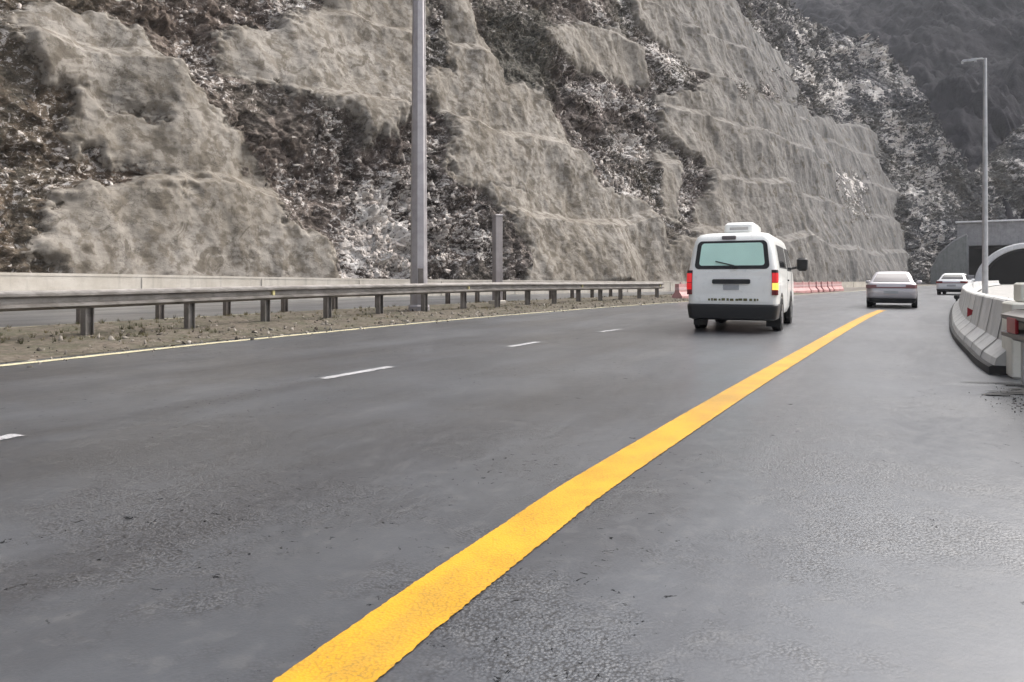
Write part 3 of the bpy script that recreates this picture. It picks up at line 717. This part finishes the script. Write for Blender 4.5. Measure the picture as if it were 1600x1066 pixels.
t2 = empty('street_lamp', (23.52, 35, 0), R(-31), label='slender pale street lamp beyond the curved barrier with one arm to the left', cat='street lamp')
m = MB(); m.tube([(0, 0, .3), (0, 0, 6), (0, 0, 12.02)], [.135, .11, .075], 12); m.build('pole', M['lpole'], t2, 40)
m = MB(); m.box((0, 0, .16), (.42, .42, .32), 0, .03); m.build('base', M['block'], t2)
m = MB(); m.tube([(0, 0, 11.92), (-.12, 0, 12.02), (-.55, 0, 12.05)], .05, 8); m.build('arm', M['lpole'], t2, 40)
h = MB(); h.loft([[(x * k, y * k, z) for x, y in [(-1.0, -.10), (-.95, -.15), (-.35, -.12), (-.35, .12), (-.95, .15), (-1.0, .10)] ] for z, k in ((11.93, 1), (12.0, 1.01), (12.07, .93))])
lh = h.build('lamp_head', M['lpole'], t2)
m = MB(); m.box((-.68, 0, 11.925), (.46, .17, .02)); m.build('lens', M['dkglass'], lh)
m = MB(); m.box((-.62, 0, 12.12), (.09, .09, .09), 0, .02); m.build('photocell', M['galvd'], lh)

# ================================================================== CURVED BARRIER ON THE RIGHT
bs0 = BF.near(5.35, 7.75); bs1 = BF.near(80, 117)
B0 = empty('concrete_barrier', (6.1, 9.3, 0), label='curved pale concrete barrier with a dark damp foot along the right shoulder', cat='barrier')
bq = np.concatenate([np.arange(bs0, bs0 + 32, .25), np.arange(bs0 + 32, bs1, 1.5)])
JP = [(0.0, .10), (-.02, .18), (-.17, .33), (-.25, .78), (-.27, .80), (-.41, .80), (-.43, .78), (-.50, .33), (-.65, .18), (-.67, .10)]
local(sweep(BF, bq, JP, None, 'barrier_body', M['barrier'], None, 25), B0)
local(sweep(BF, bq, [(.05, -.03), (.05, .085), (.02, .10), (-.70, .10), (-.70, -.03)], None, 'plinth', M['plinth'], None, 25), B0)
# open joints between the cast lengths, a thin dark seal following the face
for s in np.concatenate([bs0 + .9 + np.arange(0, 14, 1.22), bs0 + 16 + np.arange(0, 60, 3.0)]):
    p, t, n = BF.at(s)
    m = MB(); w2 = .022 if s < bs0 + 15 else .03
    a = []; JJ = JP[:7]
    for sg in (-1, 1):
        a.append([(p[0] + t[0] * w2 * sg + n[0] * (x + (.006 if x > -.34 else -.006)), p[1] + t[1] * w2 * sg + n[1] * (x + (.006 if x > -.34 else -.006)), z + .004) for x, z in JJ])
    m.loft(a, False, False); local(m.build('joint_seal', M['plinth']), B0)
# triangular red reflector facing the traffic, on the barrier
def on_barrier(s, h):
    p, t, n = BF.at(s); x = np.interp(h, [.10, .18, .33, .78, .80], [0, -.02, -.17, -.25, -.27]); return p[:2] + n * x, t, n
s = BF.near(7.5, 12.0)
c, t, n = on_barrier(s, .50)
vd = np.array([c[0], c[1]]) / np.hypot(*c); rt = np.array([vd[1], -vd[0]])
m = MB(); tri = [(-.065, .575), (-.065, .415), (.07, .495)]
m.loft([[(c[0] + rt[0] * x - vd[0] * d, c[1] + rt[1] * x - vd[1] * d, z + .0) for x, z in tri] for d in (.10, .13)])
local(m.build('triangle_reflector', M['reflred']), B0)
m = MB(); m.box((c[0] - vd[0] * .05, c[1] - vd[1] * .05, .50), (.04, .12, .04), math.atan2(rt[1], rt[0])); local(m.build('reflector_bracket', M['galvd']), B0)
# stepped block closing the near end
eb = empty('end_block', (5.53, 7.62, 0), -R(27), label='cream stepped concrete block at the near end of the barrier', cat='block')
m = MB(); m.box((.16, 0, .40), (.62, .62, .80), 0, .02); m.build('body', M['block'], eb)
m = MB(); m.box((.20, .04, .905), (.50, .40, .21), 0, .02); m.build('lower_step', M['block'], eb)
m = MB(); m.box((.30, .06, 1.055), (.32, .30, .09), 0, .02); m.build('upper_step', M['block'], eb)
# guard rail running back from the barrier end past the camera
GR = Path([(2.9, 2.2), (4.0, 4.75), (4.62, 6.0), (4.94, 6.75), (5.05, 7.05)])
gr_ = empty('guard_rail', (4.95, 6.7, 0), label='short steel guard rail with rounded nose and red reflector by the barrier end', cat='guard rail')
gq = np.linspace(0, GR.L, 40)
local(sweep(GR, gq, [(a + .02, b) for a, b in WB], np.full(len(gq), .435), 'beam', M['galv'], None, 35), gr_)
p, t, n = GR.at(GR.L)
m = MB()                                                     # bull nose
ang = np.linspace(0, math.pi, 12); loops = []
for a in ang:
    d = t * math.sin(a) + n * math.cos(a)
    loops.append([(p[0] - n[0] * .09 + d[0] * (.11 + x), p[1] - n[1] * .09 + d[1] * (.11 + x), .435 + z) for x, z in WB])
m.loft(loops); local(m.build('nose', M['galv'], None, 35), gr_)
for s in (GR.L - .12, GR.L - .62, GR.L - 2.4):
    p, t, n = GR.at(s); m = MB(); c = p[:2] - n * .06; m.box((c[0], c[1], .33), (.075, .10, .76), math.atan2(t[1], t[0]), .008); local(m.build('post', M['lpole']), gr_)
p, t, n = GR.at(GR.L - .33); c = p[:2] + n * .12; m = MB(); m.box((c[0], c[1], .60), (.30, .03, .15), math.atan2(t[1], t[0]), .008); local(m.build('red_reflector', M['reflred']), gr_)
M['wet_reflection'] = plain('painted_wet_reflection', (.022, .021, .020), .5, var=.4, scale=12)  # wet patches mirroring the dark barrier, reflection put into this flat colour
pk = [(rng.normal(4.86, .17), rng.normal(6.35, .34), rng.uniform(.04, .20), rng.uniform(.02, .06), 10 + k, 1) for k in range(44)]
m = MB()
for cx, cy, ra, rb_, sd, wet_reflection in pk:
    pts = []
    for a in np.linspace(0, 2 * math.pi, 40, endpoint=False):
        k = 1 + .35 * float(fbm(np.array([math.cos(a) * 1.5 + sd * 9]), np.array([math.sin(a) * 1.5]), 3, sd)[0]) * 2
        x, y = ra * k * math.cos(a), rb_ * k * math.sin(a); ca_, sa_ = (.85, .5) if not wet_reflection else (.98, -.2); pts.append((cx + x * ca_ - y * sa_, cy + x * sa_ + y * ca_, .004 + .00015 * sd))
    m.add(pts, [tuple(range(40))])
tag(m.build('wet_reflection', M['wet_reflection']), 'dark reflections painted as wet patches on the shoulder by the barrier end', 'wet_reflection', kind='stuff')
ng = 1400; gp = np.column_stack([rng.normal(0, .5, ng), rng.normal(0, .22, ng)]); ca, sa = math.cos(R(58)), math.sin(R(58))
gp = np.column_stack([4.62 + gp[:, 0] * ca - gp[:, 1] * sa, 5.9 + gp[:, 0] * sa + gp[:, 1] * ca, np.full(ng, .004)])
gs = .0025 + .009 * rng.random(ng) ** 4
tag(scatter_mesh('grit', rocks, if_, None, rot(ng) * gs[:, None, None], gp, mat_tone('grit_stone', (.04, .04, .04), (.22, .21, .20)), rng.random(ng)), 'dark wet grit washed against the barrier end', 'grit', kind='stuff')
# short black delineator on the shoulder
dl = empty('delineator', (16.55, 26.2, 0), label='small black marker post standing at the far bend of the barrier', cat='marker post')
m = MB(); m.tube([(0, 0, .0), (0, 0, .42)], .035, 10); m.build('shaft', M['black'], dl, 40)
m = MB(); m.loft([[(r * math.cos(a), r * math.sin(a), z) for a in np.arange(12) * math.pi / 6] for z, r in ((0, .11), (.06, .11), (.13, .07))]); m.build('base', M['black'], dl, 40)
m = MB(); m.loft([[(r * math.cos(a), r * math.sin(a), z) for a in np.arange(12) * math.pi / 6] for z, r in ((.30, .05), (.34, .09), (.42, .09), (.46, .05))]); m.build('cap', M['black'], dl, 40)

# ================================================================== TUNNELS
H2 = R(-33)
tp = empty('tunnel_portal', (96, 138, 0), H2, label='rectangular grey concrete tunnel mouth with a deep lintel above the far white car', cat='tunnel')
m = MB(); m.box((3.6, 1.2, 10.0), (22, 2.4, 4.6), 0, .05); m.build('lintel', M['portal'], tp)
m = MB(); m.box((3.6, .9, 12.45), (22.6, 3.2, .3), 0, .05); m.build('coping', M['rim'], tp)
m = MB(); m.box((-6.4, 1.2, 3.85), (2.0, 2.4, 7.7), 0, .05); m.build('side_wall', M['portal'], tp)
m = MB(); m.box((6.0, 1.2, 3.85), (3.0, 2.4, 7.7), 0, .05); m.build('side_wall', M['portal'], tp)
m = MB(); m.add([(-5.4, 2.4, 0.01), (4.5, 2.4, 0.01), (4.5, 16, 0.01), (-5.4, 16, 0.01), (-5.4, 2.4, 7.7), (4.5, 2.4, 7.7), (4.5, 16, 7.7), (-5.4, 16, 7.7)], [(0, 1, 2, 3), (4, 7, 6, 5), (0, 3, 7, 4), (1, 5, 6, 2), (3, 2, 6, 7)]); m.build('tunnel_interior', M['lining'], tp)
ww = empty('wing_wall', (88.2, 139.5, 0), H2 + R(-8), label='tapering grey green wing wall left of the rectangular tunnel mouth', cat='wall')
m = MB(); m.loft([[(x, y, z) for x, z in [(-4.6, -.1), (1.6, -.1), (1.6, 9.6), (-.6, 8.4), (-3.0, 6.0), (-4.6, 2.6)]] for y in (0, .9)]); m.build('wall_body', mat_concrete('wing_concrete', (.19, .20, .195), (.25, .26, .255), .55), ww)
m = MB(); m.tube([(1.6, .45, 9.7), (-.6, .45, 8.5), (-3.0, .45, 6.1), (-4.6, .45, 2.7)], .35, 6); m.build('coping', M['portal'], ww)
ap = empty('tunnel_portal', (95.5, 130, 0), R(-36), label='arched tunnel mouth with bright concrete rim and black inside, behind the barrier', cat='tunnel')
ang = np.linspace(0, math.pi, 40)
def arch(r, z0=0): return [(r * math.cos(a), r * math.sin(a) * .92) for a in ang]
m = MB(); m.loft([[(*[p[0]], y, p[1]) for p in arch(r)] for y, r in ((0, 7.35), (-.25, 7.5), (-.25, 8.25), (0, 8.5), (2.2, 8.6), (10, 8.6))], False, False); m.build('rim', M['rim'], ap, 30)
m = MB(); m.loft([[(p[0], y, p[1]) for p in arch(r)] for y, r in ((0.0, 7.34), (14, 7.34), (14, .05))], False, False); m.build('tunnel_interior', M['lining_shade'], ap, 30)
m = MB(); m.box((-9.4, 1.2, .9), (1.6, 3.5, 1.8), 0, .05); m.build('abutment', M['portal'], ap)

# ================================================================== RED AND WHITE WATER BARRIERS
pr = [(-.95, 0)]
def red_barrier():
    r = empty('traffic_barrier', (0, 0, 0), label='faded red plastic barrier in the row beyond the van', cat='barrier', group='red plastic barriers along the median')
    m = MB(); m.loft([[(x, y, z) for y, z in [(-.28, 0), (-.28, .18), (-.12, .40), (-.10, .80), (.10, .80), (.12, .40), (.28, .18), (.28, 0)]] for x in (-.92, .92)]); m.build('body', M['redplastic'], r, 20)
    m = MB(); m.box((0, 0, .55), (1.86, .235, .15), 0, .02); m.build('white_band', M['whiteplastic'], r)
    m = MB(); m.tube([(-.45, 0, .79), (-.45, 0, .88)], .06, 8); m.build('filler_cap', M['whiteplastic'], r)
    return r
rb = red_barrier(); k = 0
for s in np.arange(qb + .8, WL.near(31, 62), 1.95):
    p, t, n = WL.at(s); c = p[:2] + n * 1.5
    if k == 0: o = rb
    else:
        o = rb.copy(); COL.objects.link(o)
        for chd in rb.children:
            q = chd.copy(); COL.objects.link(q); q.parent = o
    o.location = (c[0], c[1], 0); o.rotation_euler = (0, 0, math.atan2(t[1], t[0]) + R(rng.normal(0, 2))); k += 1

# ================================================================== VEHICLES
def wheel(parent, x, y, r, wd, side):
    m = MB(); o = side
    m.wheel((x, y, r), [(-o * wd * .5, r * .6), (-o * wd * .5, r * .94), (-o * wd * .35, r), (o * wd * .35, r), (o * wd * .5, r * .94), (o * wd * .5, r * .68), (o * wd * .42, r * .64)])
    wh_ = m.build('wheel', M['tyre'], parent, 40)
    m = MB(); m.wheel((x, y, r), [(o * wd * .40, r * .63), (o * wd * .47, r * .60), (o * wd * .40, r * .50), (o * wd * .36, r * .22), (o * wd * .44, r * .18), (o * wd * .44, .01)], 20)
    m.build('rim', M['rimm'], wh_, 40)
    return wh_
def lerp(a, b, t): return a + (b - a) * t

def van():
    head = R(-25.5)
    v = empty('van', (4.30, 13.82, 0), head, label='white passenger van driving away in the left lane with a box on its roof', cat='van')
    LV = [(.30, .10, 4.55, .79, .12), (.42, .02, 4.68, .84, .14), (.62, .0, 4.70, .848, .13), (.95, .0, 4.64, .85, .12), (1.15, .02, 4.42, .847, .12), (1.26, .035, 4.25, .838, .12),
          (1.60, .085, 3.86, .785, .13), (1.80, .125, 3.62, .745, .15), (1.89, .165, 3.52, .715, .17), (1.945, .23, 3.42, .665, .2), (1.975, .34, 3.28, .56, .25), (1.985, .6, 3.0, .35, .2)]
    m = MB(); m.loft([[(x, y, z) for x, y in rr(y0, y1, w_, r, 5)] for z, y0, y1, w_, r in LV]); m.build('body', M['vanpaint'], v, 40)
    Zs = [l[0] for l in LV]
    def yb(z): return np.interp(z, Zs, [l[1] for l in LV])
    def ws(z): return np.interp(z, Zs, [l[3] for l in LV])
    def ring(x0, x1, z0, z1, name, mat, d, r, taper, parent=v, fill=True):
        """rounded-corner panel on the tailgate"""
        cx, cz = (x0 + x1) / 2, (z0 + z1) / 2; pts = rr(z0, z1, (x1 - x0) / 2, r, 5)
        def P(p, dd): z = p[1]; return (cx + p[0] * (1 - taper * (z - z0) / (z1 - z0)), yb(z) - dd, z)
        m = MB(); m.loft([[P(p, dd) for p in pts] for dd in (-.015, d)]); return m.build(name, mat, parent, 40)
    rw = ring(-.715, .715, 1.245, 1.805, 'rear_window', M['black'], .010, .09, .085)
    ring(-.625, .625, 1.315, 1.760, 'pane', M['vanglass'], .016, .06, .075, rw)
    tg = ring(-.70, .70, .60, 1.205, 'tailgate', M['vanpaint'], .006, .06, .0)
    ring(-.36, .36, .955, 1.045, 'handle_strip', M['black'], .035, .03, 0, tg)
    ring(-.15, .15, .835, .940, 'number_plate', M['plate'], .014, .01, 0, tg)
    # faded band of lettering low on the tailgate, too small to read
    rngv = random.Random(4); x = -.42
    while x < .50:
        m = MB(); w_ = rngv.uniform(.03, .075); m.box((x, yb(.64) - .009, .645 + rngv.uniform(-.004, .004)), (w_, .006, rngv.uniform(.035, .052))); x += w_ + rngv.uniform(.012, .035)
        m.build('faded_mark', M['text'], tg)
    m = MB(); m.tube([(.06, .02, 1.31), (-.30, .015, 1.40)], .012, 6); m.build('wiper_arm', M['black'], rw)
    m = MB(); m.box((.06, .0, 1.285), (.10, .06, .06), 0, .01); m.build('wiper_motor', M['black'], rw)
    m = MB(); m.box((-.06, .155, 1.87), (.27, .09, .075), 0, .012); m.build('brake_lamp', plain('grey_lens', (.16, .14, .14), .4), v)
    # bumper wraps round the rear corners
    m = MB(); m.loft([[(x, y, z) for x, y in rr(y0, y1, w_, .12, 5)] for z, y0, y1, w_ in ((.24, .06, .75, .78), (.27, -.03, .8, .835), (.48, -.06, .8, .86), (.535, -.05, .8, .862), (.555, -.01, .8, .85))]); m.build('bumper', M['black'], v, 40)
    m = MB(); m.box((0, 2.2, .27), (1.3, 3.6, .10)); m.build('underbody', M['black'], v)
    m = MB(); m.box((-.33, 1.05, .27), (.20, .5, .28), 0, .06); m.build('axle_housing', M['black'], v)
    for sx in (-1, 1):
        def lamp(z0, z1, name, mat, par):
            m = MB()
            prof = [(sx * .755, -.012), (sx * .84, -.012), (sx * .862, .02), (sx * .864, .12), (sx * .80, .12), (sx * .755, .03)]
            m.loft([[(x * (ws(z) / .85), y + yb(z), z) for x, y in prof] for z in np.linspace(z0, z1, 4)]); return m.build(name, mat, par, 30)
        t_ = lamp(.74, 1.225, 'tail_lamp', M['redd'], v)
        def lens(z0, z1, name, mat):
            m = MB(); prof = [(sx * .762, -.018), (sx * .842, -.018), (sx * .868, .016), (sx * .870, .10), (sx * .80, .10), (sx * .762, .03)]
            m.loft([[(x * (ws(z) / .85), y + yb(z), z) for x, y in prof] for z in np.linspace(z0, z1, 3)]); return m.build(name, mat, t_, 30)
        lens(.985, 1.165, 'stop_lens', M['red']); lens(.84, .972, 'turn_lens', M['amber'] if sx > 0 else M['red'])
        lens(1.175, 1.215, 'top_cover', M['black'])
        # side glass
        def side(y0, y1, z0, z1, name, mat, d, par, sl=0, sh=0):
            m = MB(); f = lambda a, b, dd: (sx * (ws(lerp(z0, z1, b)) + dd), lerp(y0 + sl * b, y1 - sh * b, a), lerp(z0, z1, b))
            m.panel(f, d, -.02); return m.build(name, mat, par, 40)
        sw_ = side(.75, 2.45, 1.27, 1.74, 'side_window', M['black'], .004, v); side(.80, 2.40, 1.30, 1.71, 'pane', M['dkglass'], .008, sw_)
        dw = side(2.68, 3.95, 1.23, 1.74, 'door_window', M['black'], .004, v, 0, .42); side(2.74, 3.86, 1.27, 1.70, 'pane', M['dkglass'], .008, dw, 0, .40)
        m = MB(); m.box((sx * .858, 2.72, 1.02), (.03, .16, .035), 0, .008); m.build('door_handle', M['black'], v)
        for yy in (.62, 2.56, 3.78):
            m = MB(); f = lambda a, b, d: (sx * (ws(lerp(.56, 1.72, b)) + d), lerp(yy, yy + .012, a), lerp(.56, 1.72, b)); m.panel(f, .002, -.01, 1, 10); m.build('door_seam', M['black'], v)
        m = MB(); m.box((sx * 1.08, 3.98, 1.40), (.25, .14, .32), 0, .05); mr = m.build('mirror', M['black'], v, 40)
        m = MB(); m.tube([(sx * .83, 4.02, 1.30), (sx * 1.02, 4.0, 1.34)], .03, 6); m.build('mirror_arm', M['black'], mr, 40)
        for yy in (1.05, 3.60):
            m = MB(); m.wheel((sx * .825, yy, .36), [(-sx * .05, .41), (sx * .030, .41), (sx * .030, .34), (-sx * .05, .34)], 32); m.build('wheel_arch', M['black'], v, 40)
            wheel(v, sx * .765, yy, .335, .20, sx)
        m = MB(); m.box((sx * .72, .70, .24), (.28, .02, .30)); m.build('mud_flap', M['black'], v)
    # roof unit
    ac = MB(); ac.loft([[(x + .08, y, z) for x, y in rr(y0, y1, w_, .09, 4)] for z, y0, y1, w_ in ((1.96, .55, 1.75, .28), (2.02, .50, 1.8, .30), (2.15, .53, 1.75, .295), (2.20, .60, 1.66, .25))])
    a_ = ac.build('roof_box', M['vanpaint'], v, 40)
    m = MB(); m.box((.08, .515, 2.07), (.36, .03, .06), 0, .005); m.build('vent', plain('grey_vent', (.55, .53, .52), .6), a_)
    return v
van()

def sedan(name, label, loc, head, paint, glass, lamp_mat, sc=1.0):
    v = empty(name, loc, head, label=label, cat='car')
    v.scale = (sc, sc, sc)
    LV = [(.22, .22, 4.25, .74, .25), (.32, .06, 4.46, .84, .26), (.48, .0, 4.52, .868, .28), (.66, .0, 4.50, .872, .28), (.82, .03, 4.40, .865, .28), (.93, .06, 4.1, .85, .28), (.985, .12, 3.75, .81, .25), (1.0, .3, 3.3, .6, .2)]
    m = MB(); m.loft([[(x, y, z) for x, y in rr(y0, y1, w_, r, 6)] for z, y0, y1, w_, r in LV]); m.build('body', paint, v, 45)
    GH = [(.93, .42, 3.55, .79, .12), (1.0, .50, 3.40, .775, .13), (1.18, .74, 3.02, .70, .16), (1.34, .98, 2.66, .625, .2), (1.40, 1.12, 2.48, .58, .22), (1.435, 1.35, 2.25, .48, .22), (1.445, 1.6, 2.0, .25, .15)]
    m = MB(); m.loft([[(x, y, z) for x, y in rr(y0, y1, w_, r, 6)] for z, y0, y1, w_, r in GH]); m.build('cabin', paint, v, 45)
    Z = [g[0] for g in GH]
    yb = lambda z: np.interp(z, Z, [g[1] for g in GH]); yf = lambda z: np.interp(z, Z, [g[2] for g in GH]); ws = lambda z: np.interp(z, Z, [g[3] for g in GH])
    def pan(fn, nm, mat):
        m = MB(); m.panel(fn, .012, -.02); return m.build(nm, mat, v, 45)
    def rearw(a, b, d):
        z = lerp(1.03, 1.335, b); return (lerp(-1, 1, a) * (ws(z) - .12), yb(z) - d, z + d * .5)
    def frontw(a, b, d):
        z = lerp(1.0, 1.34, b); return (lerp(-1, 1, a) * (ws(z) - .10), yf(z) + d, z + d * .5)
    pan(rearw, 'rear_window', glass); pan(frontw, 'windscreen', M['dkglass'])
    for sx in (-1, 1):
        for y0, y1 in ((1.0, 1.92), (2.0, 2.95)):
            def sidew(a, b, d):
                z = lerp(1.0, 1.31, b); yy = lerp(y0, y1, a); lo, hi = yb(z) + .25, yf(z) - .25
                return (sx * (ws(z) + d), min(max(yy, lo), hi), z)
            pan(sidew, 'side_window', M['dkglass'])
        m = MB(); m.loft([[(sx * x, y, z) for x, y in [(.50, -.012), (.80, .02), (.876, .14), (.876, .40), (.80, .40), (.50, .10)]] for z in (.77, .83, .90)]); m.build('tail_lamp', lamp_mat, v, 30)
        m = MB(); m.box((sx * .95, 3.0, 1.0), (.2, .1, .14), 0, .04); m.build('mirror', paint, v, 40)
        for yy in (.92, 3.6):
            m = MB(); m.wheel((sx * .845, yy, .34), [(-sx * .06, .385), (sx * .030, .385), (sx * .030, .32), (-sx * .06, .32)], 28); m.build('wheel_arch', M['black'], v, 40)
            wheel(v, sx * .785, yy, .315, .2, sx)
    m = MB(); m.box((0, -.004, .80), (1.02, .02, .05), 0, .006); m.build('boot_trim', lamp_mat, v)
    m = MB(); m.box((0, -.01, .62), (.50, .02, .12), 0, .004); m.build('number_plate', M['plate'], v)
    m = MB(); m.loft([[(x, y, z) for x, y in rr(y0, .6, w_, .2, 5)] for z, y0, w_ in ((.19, .16, .74), (.24, .02, .83), (.38, -.012, .862))]); m.build('bumper', M['black'], v, 40)
    m = MB(); m.box((0, 2.2, .24), (1.3, 3.8, .06)); m.build('underbody', M['black'], v)
    return v
sedan('car', 'silver sedan driving away ahead of the van on the yellow line', (13.62, 25.3, 0), R(-30), M['silver'], M['sedglass'], plain('smoked_red_lens', (.24, .11, .11), .3), .93)
sedan('car', 'white car far down the road heading into the tunnel', (28.7, 46, 0), R(-38), M['carwhite'], M['dkglass'], M['redd'])

# ================================================================== HAZE
HZ = NB('haze_air'); HZ.nt.nodes.remove(HZ.b)
pv = HZ.n('ShaderNodeVolumePrincipled'); pv.inputs['Color'].default_value = (.86, .87, .90, 1); pv.inputs['Density'].default_value = .0003
HZ.nt.links.new(pv.outputs[0], HZ.nt.nodes['Material Output'].inputs['Volume'])
m = MB(); m.box((100, 200, 99), (1700, 1500, 205)); tag(m.build('haze', HZ.m), 'thin pale mist filling the valley', 'haze', kind='stuff')
